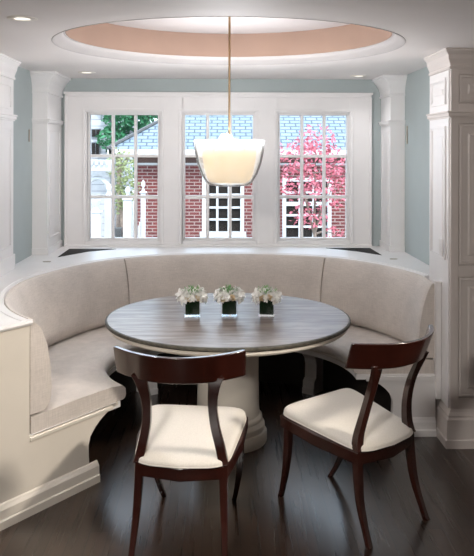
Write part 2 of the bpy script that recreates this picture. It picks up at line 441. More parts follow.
for z0, z1 in ((1.06, 1.84), (1.965, 2.12)):
    raised_x(sp, XS, -1, 4.275, 4.575, z0, z1, .014, .011); raised_x(sp, XS, -1, 4.289, 4.561, z0 + .014, z1 - .014, .008, .006)
    sp.box(XS - .005, XS, 4.335, 4.515, z0 + .06, z1 - .06)
cb(sp).build('side_panel', 'trim', cab, bevel=.002)
m_ = MB().box(XF - .008, XF - .0005, YF + .02, YK - .01, .216, ZC - .12); cb(m_).build('side_face', 'trim', cab)

# switch plate on the side face
so = empty('switch_plate', (XF - .0135, 4.352, 1.115), 0, 'small white switch plate on the side of the tall panelled cabinet, above the banquette', 'switch')
MB().box(-.005, .0, -.035, .035, -.058, .058).build('plate', 'plate', so, bevel=.002)
MB().box(-.007, -.005, -.010, .010, -.025, .025).build('rocker', 'plate', so, bevel=.001)

# ------------------------------------------------------------------ banquette
def lerp_tab(tab, a):
    for (a0, v0), (a1, v1) in zip(tab, tab[1:]):
        if a <= a1:
            t = (a - a0) / (a1 - a0); t = t * t * (3 - 2 * t); return v0 + (v1 - v0) * t
    return tab[-1][1]
RT = [(-10, 1.205), (0, 1.205), (18, 1.24), (55, 1.295), (90, 1.25), (125, 1.295), (160, 1.25), (180, 1.26), (222.5, 1.305), (400, 1.305)]
def RR(a): return lerp_tab(RT, math.degrees(a))
AD = R(233); P0 = Vector((-.638, 3.817, 0)); R0 = (P0 - Vector((CX, CY, 0))).length    # line of the left end
ED = Vector((math.cos(AD), math.sin(AD), 0)); EN = Vector((-math.sin(AD), math.cos(AD), 0))
def end_s(r):                       # distance along the end line where it meets radius r
    q = P0 - Vector((CX, CY, 0)); b = q.dot(ED); return -b + math.sqrt(max(0, b * b - q.length_squared + r * r))
def a_end(r):
    p = P0 + ED * end_s(r) - Vector((CX, CY, 0)); return math.atan2(p.y, p.x) % (2 * PI)
def pol(r, a, z):
    if a > PI: a = PI + (a - PI) * (a_end(r) - PI) / (AL - PI)
    return (CX + r * math.cos(a), CY + r * math.sin(a), z)

# ledge (slab between cushion rim and walls)
def ledge_outer(a):
    c, s = math.cos(a), math.sin(a)
    def ray_to(x=None, y=None):
        if x is not None: t = (x - CX) / c if abs(c) > 1e-9 else -1
        else: t = (y - CY) / s if abs(s) > 1e-9 else -1
        return t if t > 0 else 1e9
    if math.degrees(a) < 172: lim = [ray_to(x=XW - .001), ray_to(x=-XW + .001), ray_to(y=YB - .001)]
    else: lim = [1.97]
    return min(lim)
A = [R(q) for q in [11.9 + (222.5 - 11.9) * i / 150 for i in range(151)]]
A = sorted(A + [math.atan2(YB - CY, XW - CX), math.atan2(YB - CY, -XW - CX), R(172), R(171.99)])
bot = []; rs = []
GV = .016
for a in A:
    ri = RR(a) + GV; ro = ledge_outer(a)
    rs.append([pol(ri, a, ZL - .022), pol(ri - .004, a, ZL - .012), pol(ri, a, ZL - .0015), pol(ri + .02, a, ZL), pol(ri + .022, a, ZL + .004), pol(ri + .045, a, ZL + .004), pol(ri + .05, a, ZL), pol(ro, a, ZL), pol(ro, a, ZL - .022)])
struct(MB().loft(rs).build('trim_7', 'trim', smooth=30))

bq = empty('banquette', (CX, CY, 0), 0, 'curved built-in banquette in oatmeal linen wrapping around the marble table', 'banquette')
def bl(mb): mb.v = [(x - CX, y - CY, z) for x, y, z in mb.v]; return mb
def sweep(prof_fn, a0, a1, n):
    rs = []
    for i in range(n + 1):
        a = a0 + (a1 - a0) * i / n
        rs.append([pol(r, a, z) for r, z in prof_fn(a, i / n)])
    return MB().loft(rs)
# bench profile (r, z) of the wood base: plinth, sweep out to the seat
BP = [(.916, 0), (.916, .036), (.924, .042), (.928, .084), (.940, .098), (.955, .108), (.958, .140), (.960, .20), (.948, .24), (.917, .276), (.883, .303), (.838, .328), (.80, .338), (.765, .344), (.755, .350), (.755, .361)]
# seat cushion
def seat_prof(a, t):
    e = min(t, 1 - t) * 222 / 2.2; k = min(1, e) ** .5
    zt = .452; rb = RR(a) + .004
    z0 = .364
    e_ = .030 * max(0, min(1, (math.degrees(a) - 190) / 30)); 
    return [(rb, z0), (rb, zt - .01), (1.1, zt - .002 * (1 - k)), (.90, zt + .004 * k), (.80, zt - .002), (.752 - e_, zt - .014), (.733 - e_, zt - .032), (.730 - e_, z0 + .022), (.737 - e_, z0 + .006), (.752 - e_, z0)]
bl(sweep(seat_prof, R(.3), AL - R(.2), 120)).build('seat_cushion', 'fabric', bq, smooth=50)
# piping along the seat cushion's edge
pp = MB().tube([pol(.734, R(.6) + (AL - R(1.0)) * i / 100, .370) for i in range(101)], .004, 6)
bl(pp).build('seat_piping', 'fabric', bq, smooth=60)
# back cushions, three sections with seams between
def back_prof(a, t, span):
    e = min(t, 1 - t) * span; k = min(1, (e / 1.3)) ** .5 if e >= 0 else 0
    r0 = RR(a); pf = .010 * (1 - k)
    w_ = .030 * max(0, min(1, (math.degrees(a) - 185) / 35))
    return [(r0 + .010, .456), (r0 - .062 + pf * .7 - w_ * .6, .456), (r0 - .086 + pf - w_, .49), (r0 - .094 + pf - w_, .56), (r0 - .088 + pf - w_, .66), (r0 - .070 + pf - w_, .76), (r0 - .040 + pf * .8 - w_ * .7, .85), (r0 - .018 + pf * .5, .89 - pf * .2), (r0 - .006, .902 - pf * .3), (r0 + .006, .903 - pf * .3), (r0 + .010, .895)]
for a0, a1 in ((.6, 56.6), (57.0, 126.6), (127.0, 222.3)):
    bl(sweep(lambda a, t, s=a1 - a0: back_prof(a, t, s), R(a0), R(a1), 64)).build('back_cushion', 'fabric', bq, smooth=60)
# wood shell behind the cushions
def shell(a, t):
    r0 = RR(a) + .012
    return [(r0, .30), (r0, ZL - .024), (r0 + (.03 if a < R(12) else .02), ZL - .024), (r0 + (.03 if a < R(12) else .02), .30)]
bl(sweep(shell, R(0), AL - R(.4), 100)).build('back_shell', 'trim', bq)
# seat deck and recess below it, coloured dark for shade
def deck(a, t): return [(.77, .346), (.77, .3635), (RR(a) + .01, .3635), (RR(a) + .01, .346)]
bl(sweep(deck, R(0), AL, 100)).build('seat_deck', 'trim', bq)
def fascia(a, t): return [(.742, .332), (.742, .362), (.76, .362), (.80, .345), (.80, .332)]
bl(sweep(fascia, R(0), AL, 100)).build('seat_rail', 'trim', bq)
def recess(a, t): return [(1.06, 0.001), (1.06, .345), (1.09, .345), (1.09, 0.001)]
bl(sweep(recess, R(3), AL - R(3), 100)).build('recessed_base', 'recess_shade', bq)
# radial supports with the curved profile
def support(a, half, rmax, name, mt):
    d = Vector((math.cos(a), math.sin(a), 0)); nrm = Vector((-math.sin(a), math.cos(a), 0))
    poly = BP + [(.80, .366)][:0]
    pts = [(r, z) for r, z in BP[:13]] + [(.80, .3445), (rmax, .3445), (rmax, 0)]
    mb = MB(); rs = []
    for sgn in (-half, half):
        rs.append([Vector((CX, CY, 0)) + d * r + nrm * sgn + Vector((0, 0, z)) for r, z in pts])
    mb.loft(rs); return bl(mb).build(name, mt, bq)
support(R(54), .045, 1.06, 'support', 'trim'); support(R(126), .045, 1.06, 'support', 'trim')
# left end: flat panel with plinth, in the radial plane
d = Vector((math.cos(AL), math.sin(AL), 0)); nr = Vector((-math.sin(AL), math.cos(AL), 0))     # nr points out of the bench toward the room
def on_end(r, z, off): return P0 + ED * end_s(r) + EN * off + Vector((0, 0, z))
RO = 2.25
pts = [(r, z) for r, z in BP[:13]] + [(.760, .3445), (.760, .362), (1.322, .362), (1.322, ZL - .024), (RO, ZL - .024), (RO, 0)]
pts = [(r, z) for r, z in pts]
mb = MB().loft([[on_end(r, z, o) for r, z in pts] for o in (-.05, .0)])
bl(mb).build('end_panel', 'trim_cream', bq)
mb = MB()
pr = [(.0, .0), (.026, .0), (.026, .036), (.020, .042), (.018, .082), (.010, .094), (.006, .102), (0, .107)]
mb.loft([[on_end(r, z, o) for o, z in pr] for r in (.905, RO)])
bl(mb).build('end_plinth', 'trim_cream', bq)
mb = MB().loft([[on_end(r, z, o) for o, z in ((0.0, .334), (.006, .334), (.008, .341), (.008, .351), (0, .355))] for r in (.80, 1.32)])
bl(mb).build('end_moulding', 'trim_cream', bq)
mb = MB().loft([[on_end(r, z, o) for o, z in ((-.02, ZL - .0235), (.014, ZL - .0235), (.020, ZL - .012), (.016, ZL), (-.02, ZL + .0005))] for r in (1.318, RO)])
bl(mb).build('end_cap', 'trim', bq)
# right end: panel facing the room beneath the seat, plinth, and post behind the cushion
mb = MB().loft([[(CX + r, CY + o, z) for r, z in [(r, z) for r, z in BP[:13]] + [(.760, .3445), (.760, .362), (1.215, .362), (1.215, 0)]] for o in (-.004, .04)])
bl(mb).build('end_panel', 'trim', bq)
mb = MB().loft([[(CX + r, CY - o, z) for o, z in [(o + .004, z) for o, z in pr]] for r in (.905, 1.214)])
bl(mb).build('end_plinth', 'trim', bq)
mb = MB().box(CX + .80, CX + 1.21, CY - .012, CY - .004, .325, .352)
bl(mb).build('end_moulding', 'trim', bq)
mb = MB().box(CX + 1.212, CX + 1.242, CY - .03, CY + .03, .222, ZL + .004)
mb.box(CX + 1.206, CX + 1.246, CY - .036, CY + .036, ZL + .004, ZL + .016)
bl(mb).build('end_post', 'trim', bq, bevel=.002)

# dark vents in the ledge's back corners
def vent(poly, label):
    t = empty('ledge_vent', (sum(p[0] for p in poly) / len(poly), sum(p[1] for p in poly) / len(poly), ZL), 0, label, 'vent', 'dark vents in the window ledge')
    c = t.location
    loc = [(x - c.x, y - c.y) for x, y in poly]
    MB().prism(loc, .0006, .003).build('opening', 'dark', t)
    # thin louvres parallel to the window
    lv = MB(); ys = [p[1] for p in loc]; y = min(ys) + .03
    while y < max(ys) - .012:
        xs = []
        for (x0, y0), (x1, y1) in zip(loc, loc[1:] + loc[:1]):
            if (y0 - y) * (y1 - y) < 0: xs.append(x0 + (x1 - x0) * (y - y0) / (y1 - y0))
        if len(xs) == 2: lv.box(min(xs) + .004, max(xs) - .004, y - .002, y + .002, .003, .006)
        y += .022
    lv.build('louvres', 'grey_ext', t)
vent([(-1.206, 5.47), (-1.213, 5.90), (-.84, 5.915), (-1.04, 5.76)], 'dark triangular vent in the white ledge below the window showing the white fence')
vent([(1.204, 5.55), (1.195, 5.955), (.84, 5.955), (1.05, 5.77)], 'dark triangular vent in the white ledge below the window showing the pink tree')
for x, y, lb in ((-1.235, 5.26, 'small oval grommet in the white ledge beside the vent on the white fence side'), (1.25, 5.36, 'small oval grommet in the white ledge between the vent and the tall cabinet')):
    gm = MB().lathe([(.0, .0006), (.026, .0006), (.026, .003), (.018, .004), (.0, .004)], seg=24, sx=1.1, sy=.8).build('ledge_grommet', 'stud', None, smooth=40, loc=(x, y, ZL))
    tag(gm, lb, 'grommet', 'grommets in the window ledge')

# ------------------------------------------------------------------ downlights
for x, y, lb in ((-.885, 3.30, 'recessed downlight at the near edge of the oval ceiling recess, far from the windows'),
                 (-1.02, 5.60, 'small recessed downlight in the ceiling above the window showing the white fence'),
                 (1.07, 5.78, 'small recessed downlight in the ceiling above the window showing the pink tree')):
    t = empty('ceiling_downlight', (x, y, ZC), 0, lb, 'ceiling light', 'recessed ceiling downlights')
    MB().lathe([(.036, -.001), (.036, -.004), (.060, -.006), (.066, -.003), (.066, -.0005), (.036, -.0005)], seg=40, close=True).build('trim_ring', 'porcelain', t, smooth=40)
    MB().lathe([(0, -.0006), (.0359, -.0006), (.034, -.0035), (0, -.0045)], seg=32).build('lens', 'lens', t, smooth=40)

for sx_, y_, z0_, z1_, lb in ((1, 5.66, 1.745, 1.885, 'slim grey vertical strip high on the blue green wall, between the cabinet and corner pilaster'),
                             (-1, 5.50, 1.755, 1.845, 'slim grey vertical strip high on the blue green wall beside the white fence window')):
    t = MB().box(-.004, .004, -.006, .006, 0, z1_ - z0_).build('wall_bracket', 'stud', None, bevel=.001, loc=(sx_ * (XW - .0045), y_, z0_))
    tag(t, lb, 'bracket', 'slim strips on the alcove walls')
# ------------------------------------------------------------------ round table
TX, TY = .039, 4.347
tb_ = empty('round_table', (TX, TY, 0), 0, 'round dining table with grey brown marble top and thick white pedestal', 'table')
MB().lathe([(.7005, .703), (.709, .704), (.712, .708), (.712, .718), (.7105, .7215), (.7005, .7235)], seg=128, close=True).build('stone_edge', 'stone_edge', tb_, smooth=30)
MB().lathe([(0, .703), (.700, .703), (.700, .724), (0, .724)], seg=128).build('tabletop', 'stone', tb_, smooth=30)
MB().lathe([(0, .672), (.665, .672), (.690, .676), (.696, .684), (.696, .698), (.690, .7029), (0, .7029)], seg=96).build('apron', 'trim_cream', tb_, smooth=30)
MB().lathe([(.60, .648), (.62, .652), (.625, .671), (0, .6719), (0, .648)][::-1], seg=96).build('subtop', 'trim_cream', tb_, smooth=30)
MB().lathe([(0, .16), (.186, .16), (.182, .20), (.178, .40), (.180, .60), (.186, .615), (.20, .622), (.21, .635), (.21, .6479), (0, .6479)], seg=64).build('pedestal', 'trim_cream', tb_, smooth=40)
MB().lathe([(0, 0), (.224, 0), (.228, .01), (.228, .055), (.222, .066), (.210, .070), (.216, .085), (.214, .105), (.200, .118), (.196, .125), (.201, .138), (.198, .150), (.187, .1599), (0, .1599)], seg=64).build('base_moulding', 'trim_cream', tb_, smooth=40)

# ------------------------------------------------------------------ flower arrangements
def petal(mb, c, d, L, W, cup, droop):
    d = d.normalized(); s = d.cross(Vector((0, 0, 1)));
    s = s.normalized() if s.length > .01 else Vector((1, 0, 0)); u = s.cross(d).normalized()
    vs = []
    for i, (t, w) in enumerate(((0, .15), (.3, .75), (.6, 1), (.85, .75), (1, .1))):
        base = c + d * L * t - u * droop * L * t * t
        for k in (-1, 0, 1):
            vs.append(base + s * W * w * k * .5 + u * cup * W * (abs(k) * w))
    fs = []
    for i in range(4):
        for k in range(2): fs.append((i * 3 + k, i * 3 + k + 1, i * 3 + k + 4, i * 3 + k + 3))
    mb.add(vs, fs)
def blossom(kind, rnd, s):
    mb = MB()
    if kind == 'rose':
        for ring, (n_, tilt, L) in enumerate(((3, 80, .5), (5, 62, .75), (6, 38, .95), (7, 12, 1.0))):
            for k in range(n_):
                a = 2 * PI * k / n_ + ring * .6 + rnd.uniform(-.1, .1)
                dv = Vector((math.cos(a) * math.cos(R(tilt)), math.sin(a) * math.cos(R(tilt)), math.sin(R(tilt))))
                petal(mb, Vector((0, 0, 0)), dv, .022 * L * s, .020 * s, .45, -.25)
    else:
        for ring, (n_, tilt) in enumerate(((5, 55), (6, 22), (6, -8))):
            for k in range(n_):
                a = 2 * PI * k / n_ + ring * .5 + rnd.uniform(-.2, .2)
                dv = Vector((math.cos(a) * math.cos(R(tilt)), math.sin(a) * math.cos(R(tilt)), math.sin(R(tilt))))
                petal(mb, Vector((0, 0, 0)), dv, .030 * s * rnd.uniform(.8, 1.2), .018 * s, .25, .25)
    return mb
VT = .724
def arrangement(x, y, rz, seed, label):
    rnd = random.Random(seed)
    t = empty('flower_arrangement', (x, y, VT + .0005), rz, label, 'flowers', 'white flower arrangements in a row on the table')
    h = .047
    v = MB()
    outer_ = [(-h, -h), (h, -h), (h, h), (-h, h)]; wi = h - .005
    rs = [[(a, b, 0) for a, b in outer_], [(a, b, .098) for a, b in outer_], [(a * wi / h, b * wi / h, .098) for a, b in outer_], [(a * wi / h, b * wi / h, .014) for a, b in outer_]]
    v.loft(rs); v.build('glass_vase', 'vase_glass', t, bevel=.003)
    q = h - .0065
    MB().box(-q, q, -q, q, .0145, .094).build('leaf_lining', 'leaf_wrap', t, bevel=.004)
    spots = [(-.026, -.034, .100, 'rose', 1.15), (.022, -.036, .104, 'rose', 1.1), (0, -.012, .130, 'lily', 1.4), (-.056, .0, .110, 'lily', 1.6), (.056, -.002, .110, 'lily', 1.55), (-.045, -.03, .112, 'lily', 1.2), (.046, -.03, .114, 'lily', 1.2),
             (-.034, .02, .130, 'lily', 1.4), (.036, .018, .130, 'lily', 1.4), (.0, .04, .112, 'rose', 1.1), (-.004, -.046, .108, 'lily', .8), (.012, .008, .136, 'lily', .8)]
    for bx, by, bz, kd, s in spots:
        o = blossom(kd, rnd, s).build('blossom', 'petal_cream' if kd == 'rose' else 'petal_white', t, fix=False)
        o.location = (bx + rnd.uniform(-.006, .006), by + rnd.uniform(-.005, .005), bz + rnd.uniform(-.004, .006))
        dv = Vector((bx, by - .02, .05)); o.rotation_euler = (dv.to_track_quat('Z', 'Y')).to_euler()
    gmb = MB()
    for k in range(64):
        a = rnd.uniform(0, 2 * PI); rr = rnd.uniform(0, .055)
        c = Vector((rr * math.cos(a), rr * math.sin(a), .130 + rnd.uniform(0, .028)))
        dv = Vector((math.cos(a) * .5, math.sin(a) * .5, rnd.uniform(.2, 1.4)))
        petal(gmb, c, dv, rnd.uniform(.014, .03), rnd.uniform(.004, .009), .2, .2)
    fx = rnd.uniform(-.005, .02)
    for k in range(9):
        c = Vector((fx, -.005, .138 + k * .0048))
        for sd in (-1, 1): petal(gmb, c, Vector((sd * .6, 0, .8)), .022 - k * .0014, .006, .2, .1)
    gmb.build('greenery', 'sprig', t, fix=False)
    return t
arrangement(-.172, 4.345, R(4), 1, 'white flowers in a square glass vase, the one of three farthest from the cabinet')
arrangement(.046, 4.35, R(-3), 5, 'white flowers in a square glass vase, the middle one of three on the marble')
arrangement(.266, 4.345, R(-8), 9, 'white flowers in a square glass vase, the one of three closest to the cabinet')

# ------------------------------------------------------------------ pendant lamp
pl = empty('pendant_lamp', (.043, TY, 1.485), 0, 'pendant lamp with lit cream shade inside a glass bowl, hanging over the table', 'lamp')
zt = ZC + .202 + .198 - 1.485
MB().lathe([(.0065, .300), (.0065, zt - .02)], seg=12).build('rod', 'brass', pl, smooth=40)
MB().lathe([(0, zt - .03), (.055, zt - .028), (.06, zt - .015), (.06, zt), (0, zt)], seg=32).build('ceiling_canopy', 'brass', pl, smooth=40)
MB().lathe([(0, 0), (.075, 0), (.115, .006), (.138, .025), (.165, .07), (.188, .13), (.203, .20), (.210, .272), (.204, .272), (.197, .20), (.182, .132), (.159, .074), (.133, .032), (.112, .013), (.075, .007), (0, .007)], seg=72).build('glass_bowl', 'lamp_glass', pl, smooth=50)
MB().lathe([(0, .022), (.118, .022), (.123, .027), (.142, .09), (.155, .16), (.162, .238), (.160, .238), (.152, .16), (.139, .09), (.118, .032), (0, .028)], seg=72).build('shade', 'shade', pl, smooth=50)
hb = MB(); hb.box(-.162, .162, -.006, .006, .248, .256); hb.box(-.006, .006, -.162, .162, .248, .256); hb.lathe([(0, .245), (.018, .245), (.018, .262), (.008, .27), (.006, .305), (0, .305)], seg=20)
hb.lathe([(.158, .244), (.164, .244), (.164, .258), (.158, .258)], seg=64, close=True)
hb.build('hanger_frame', 'trim', pl, smooth=40)
for a_, z_, r_ in ((R(-155), .256, .170), (R(-25), .256, .170), (R(-122), .215, .1625), (R(-58), .215, .1625)):
    s_ = MB().lathe([(0, -.002), (.006, -.002), (.006, .004), (.003, .006), (0, .006)], seg=12).build('stud', 'stud', pl, smooth=40)
    s_.location = (r_ * math.cos(a_), r_ * math.sin(a_), z_); s_.rotation_euler = Vector((math.cos(a_), math.sin(a_), 0)).to_track_quat('Z', 'Y').to_euler()

# ------------------------------------------------------------------ chairs
def bez(pts, t):
    # Catmull-Rom through points
    n_ = len(pts) - 1; x = t * n_; i = min(int(x), n_ - 1); u = x - i
    P = [pts[max(i - 1, 0)], pts[i], pts[i + 1], pts[min(i + 2, n_)]]
    return [.5 * ((2 * b) + (-a + c) * u + (2 * a - 5 * b + 4 * c - dd) * u * u + (-a + 3 * b - 3 * c + dd) * u ** 3) for a, b, c, dd in zip(*P)]
def limb(path, n_=18):
    """path: (x, y, z, half width, half depth) control points, horizontal sections"""
    rs = []
    for i in range(n_ + 1):
        x, y, z, w, dd = bez(path, i / n_)
        rs.append([(x - w, y - dd, z), (x + w, y - dd, z), (x + w, y + dd, z), (x - w, y + dd, z)])
    return MB().loft(rs)
def make_chair(label):
    t = empty('dining_chair', (0, 0, 0), 0, label, 'chair', 'mahogany chairs at the round table')
    for s in (-1, 1):
        limb([(s * .178, .010, .388, .0165, .018), (s * .180, .006, .30, .0165, .018), (s * .186, -.012, .17, .0145, .0155), (s * .192, -.050, .06, .012, .013), (s * .196, -.075, .0, .012, .013)]).build('rear_leg', 'mahogany', t, bevel=.003, smooth=40)
        limb([(s * .214, .415, .402, .0175, .0175), (s * .212, .420, .30, .0165, .0165), (s * .205, .440, .18, .0145, .0145), (s * .188, .480, .07, .012, .012), (s * .172, .515, .0, .0115, .0115)]).build('front_leg', 'mahogany', t, bevel=.003, smooth=40)
    # seat rail: sloping trapezoid frame
    def ring_(o, z_off):
        pts = []
        for x, y in ((-.196 + o, -.006 + o), (0, -.042 + o), (.196 - o, -.006 + o), (.240 - o, .22), (.246 - o, .44 - o), (0, .455 - o), (-.246 + o, .44 - o), (-.240 + o, .22)):
            pts.append((x, y, .386 + (y / .45) * .052 + z_off))
        return pts
    mb = MB().loft([ring_(.022, -.062), ring_(.0, -.056), ring_(0, -.004), ring_(.006, 0)]); mb.build('seat_rail', 'mahogany', t, bevel=.003, smooth=35)
    # upholstered seat
    def out_pt(a, sc_):
        c, s = math.cos(a), math.sin(a); e = .21
        u = math.copysign(abs(c) ** e, c); v = math.copysign(abs(s) ** e, s)
        v *= sc_; u *= sc_
        y = .217 + v * .232 - .030 * (1 - v) / 2 * (1 - u * u)
        w = .193 + (.245 - .193) * max(0, (v + 1) / 2) ** .8
        return u * w, y
    rs = []; n_ = 64
    for sc_, dz in ((.985, -.001), (1.0, .003), (1.004, .010), (.996, .019), (.97, .026), (.9, .035), (.75, .045), (.5, .053), (.25, .057), (.05, .058)):
        rr = []
        for k in range(n_):
            x, y = out_pt(2 * PI * k / n_, sc_)
            rr.append((x, y, .3865 + (y / .45) * .052 + dz * (.85 + .5 * (y / .45))))
        rs.append(rr)
    MB().loft(rs).build('seat', 'upholstery', t, smooth=60)
    pr_ = []
    for k in range(n_ + 1):
        x, y = out_pt(2 * PI * k / n_, 1.004); pr_.append((x, y, .3905 + (y / .45) * .052))
    sb = MB().tube(pr_, .0032, 6).build('seat_piping', 'upholstery', t, smooth=60)
    # stiles: sweep up and back from the seat corners
    for s in (-1, 1):
        limb([(s * .180, .010, .389, .0195, .021), (s * .166, .014, .45, .0195, .018), (s * .145, -.004, .55, .0185, .016), (s * .139, -.034, .65, .019, .0145), (s * .150, -.070, .735, .025, .0115), (s * .160, -.086, .776, .033, .008)], 24).build('stile', 'mahogany', t, bevel=.003, smooth=40)
        cp = MB().box(s * .180 - .0195, s * .180 + .0195, -.013, .032, .384, .392).build('collar', 'mahogany', t, bevel=.002)
    # crest rail: curved slab wrapping forward at both ends, leaning back
    rs = []; n_ = 36
    for i in range(n_ + 1):
        u = -1 + 2 * i / n_
        x = .272 * u * (1 - .0 * abs(u)); yt = -.172 + .132 * abs(u) ** 2.0
        hh = .058 - .008 * (1 - abs(u) ** 3) * 0 + .002 * (1 - u * u)
        sl = .27 * u * -1  # plan normal direction
        nx, ny = 0.0, 1.0
        dydx = (.132 * 2.0 * abs(u) * (1 if u > 0 else -1)) / .272
        L = math.hypot(1, dydx); nx, ny = -dydx / L, 1 / L
        zt_ = .880 - .004 * (1 - u * u); lean = .056
        th = .0115 if abs(u) < .97 else .010
        top = (x, yt, zt_); bt = (x * .985, yt + lean * (1 - .25 * abs(u)), zt_ - 2 * hh)
        rs.append([(top[0] - nx * th, top[1] - ny * th, top[2]), (top[0] + nx * th, top[1] + ny * th, top[2]), (bt[0] + nx * th, bt[1] + ny * th, bt[2]), (bt[0] - nx * th, bt[1] - ny * th, bt[2])])
    MB().loft(rs).build('crest_rail', 'mahogany', t, bevel=.004, smooth=45)
    return t
ch1 = make_chair('mahogany chair with cream seat in front of the pedestal, its back square to the camera')
ch1.location = (-.170, 3.105, 0); ch1.rotation_euler = (0, 0, -.12)
ch2 = copy_tree(ch1)
ch2['label'] = 'mahogany chair with cream seat turned diagonally, on the cabinet side of the table'
ch2.location = (.742, 3.325, 0); ch2.rotation_euler = (0, 0, .655)

# ------------------------------------------------------------------ outdoors
GZ = -.6
struct(MB().box(-14, 14, 6.3, 40, GZ - .1, GZ).build('ground', 'lawn'), 'garden ground outside the windows')
# brick house
HY0 = 11.0
bh = empty('brick_house', (-1.26, HY0, GZ), 0, 'red brick house with a pale blue slate roof and white multi-pane windows, outside the windows', 'house')
def hl(mb): mb.v = [(x + 1.26, y - HY0, z - GZ) for x, y, z in mb.v]; return mb
wn = [(-.294, .33, .43, 1.42), (.90, 1.63, .33, 1.28)]
w = MB(); x = -1.26
for x0, x1, z0, z1 in wn:
    w.box(x, x0, HY0, HY0 + .3, GZ, 1.50); w.box(x0, x1, HY0, HY0 + .3, GZ, z0); w.box(x0, x1, HY0, HY0 + .3, z1, 1.50); x = x1
w.box(x, 6, HY0, HY0 + .3, GZ, 1.50); w.box(-1.26, -.96, HY0 + .3, 16, GZ, 1.50)
hl(w).build('brick_wall', 'brick', bh)
hl(MB().box(-1.30, 6, HY0 - .03, HY0 + .0, 1.50, 1.60)).build('frieze', 'soffit', bh)
gt = MB(); gt.box(-1.62, 6, HY0 - .36, HY0 - .26, 1.615, 1.70); gt.box(-1.62, 6, HY0 - .30, HY0, 1.60, 1.625); gt.box(-1.62, -1.26, HY0 - .30, 16, 1.60, 1.625); gt.box(-1.64, -1.56, HY0 - .36, 16, 1.615, 1.70)
gt.box(-1.26, 6, HY0 - .05, HY0, 1.47, 1.50)
hl(gt).build('gutter', 'white_ext', bh)
rf = MB(); k_ = .62; D_ = 4.6
e0, e1 = -1.64, 6.0; y0 = HY0 - .36
rf.add([(e0, y0, 1.70), (e1, y0, 1.70), (e1, y0 + D_, 1.70 + k_ * D_), (e0 + D_, y0 + D_, 1.70 + k_ * D_), (e0, y0 + 2 * D_, 1.70), (e1, y0 + 2 * D_, 1.70),
        ], [(0, 1, 2, 3), (0, 3, 4), (3, 2, 5, 4), (0, 4, 5, 1), (1, 5, 2)])
hl(rf).build('slate_roof', 'roof', bh)
hp = MB().tube([(e0, y0, 1.71), (e0 + D_, y0 + D_, 1.72 + k_ * D_)], .03, 6); hl(hp).build('hip_capping', 'grey_ext', bh)
for x0, x1, z0, z1 in wn:
    f = MB(); t_ = .055
    f.box(x0, x0 + t_, HY0 - .02, HY0 + .1, z0, z1); f.box(x1 - t_, x1, HY0 - .02, HY0 + .1, z0, z1); f.box(x0 + t_, x1 - t_, HY0 - .02, HY0 + .1, z1 - t_, z1); f.box(x0 - .03, x1 + .03, HY0 - .06, HY0 + .1, z0 - .05, z0 + .05)
    n_ = 3
    for q in range(1, n_):
        xx = x0 + t_ + (x1 - x0 - 2 * t_) * q / n_; f.box(xx - .017, xx + .017, HY0 + .02, HY0 + .06, z0 + .05, z1 - t_)
    for q in range(1, 5):
        zz = z0 + .05 + (z1 - z0 - .1) * q / 5; hh = .03 if q == 3 else .015
        f.box(x0 + t_, x1 - t_, HY0 + .018, HY0 + .06, zz - hh, zz + hh)
    fo = hl(f).build('house_window', 'white_ext', bh)
    hl(MB().box(x0 + .02, x1 - .02, HY0 + .065, HY0 + .08, z0, z1 - .02)).build('dark_glass', 'dark_ext', fo)

# leaf cloud
def leaves(c, rad, n_, size, rnd, shell_=.35, flat=1.0):
    mb = MB()
    for _ in range(n_):
        while True:
            v = Vector((rnd.uniform(-1, 1), rnd.uniform(-1, 1), rnd.uniform(-1, 1)))
            if shell_ < v.length < 1: break
        p = Vector((c[0] + v.x * rad[0], c[1] + v.y * rad[1], c[2] + v.z * rad[2]))
        a = Vector((rnd.gauss(0, 1), rnd.gauss(0, 1), rnd.gauss(0, .6))).normalized(); b = a.cross(Vector((rnd.gauss(0, 1), rnd.gauss(0, 1), rnd.gauss(0, 1)))).normalized()
        s = size * rnd.uniform(.6, 1.3)
        nrm_ = a.cross(b) * s * .15
        mb.add([p - a * s, p - b * s * .5 + nrm_, p + a * s, p + b * s * .5 + nrm_], [(0, 1, 2), (0, 2, 3)])
    return mb
def tree(name, x, y, crowns, trunk_top, tr, n_, size, m, label, cat, seed, shell_=.3):
    rnd = random.Random(seed)
    t = empty(name, (x, y, GZ), 0, label, cat)
    mb = MB(); mb.tube([(0, 0, 0), (.02, 0, (trunk_top - GZ) * .5), (0, 0, trunk_top - GZ)], [tr, tr * .8, tr * .5], 8)
    for c, r in crowns:
        e_ = Vector((c[0] - x, c[1] - y, c[2] - GZ)); s_ = Vector((0, 0, (trunk_top - GZ) * .8))
        mb.tube([s_, (s_ + e_) / 2 + Vector((0, 0, .03)), e_], [tr * .5, tr * .35, tr * .15], 6)
    mb.build('trunk', 'bark', t, smooth=60)
    lm = MB()
    for c, r in crowns:
        q = leaves((c[0] - x, c[1] - y, c[2] - GZ), r, int(n_ * r[0] * r[2] / sum(k[1][0] * k[1][2] for k in crowns)), size, rnd, shell_)
        lm.add(q.v, q.f)
    lm.build('foliage', m, t, fix=False)
    return t
tree('pink_tree', 1.20, 9.6, [((.95, 9.5, 1.62), (.28, .3, .24)), ((1.22, 9.6, 1.80), (.26, .3, .24)), ((1.48, 9.6, 1.55), (.22, .3, .22)), ((1.0, 9.4, 1.28), (.30, .3, .26)), ((1.42, 9.5, 1.22), (.26, .3, .28)), ((1.12, 9.5, .85), (.26, .3, .18)), ((1.45, 9.6, .62), (.14, .2, .10))],
     .9, .035, 1500, .032, 'leaf_pink', 'small tree full of pink leaves in front of the brick house', 'tree', 3)
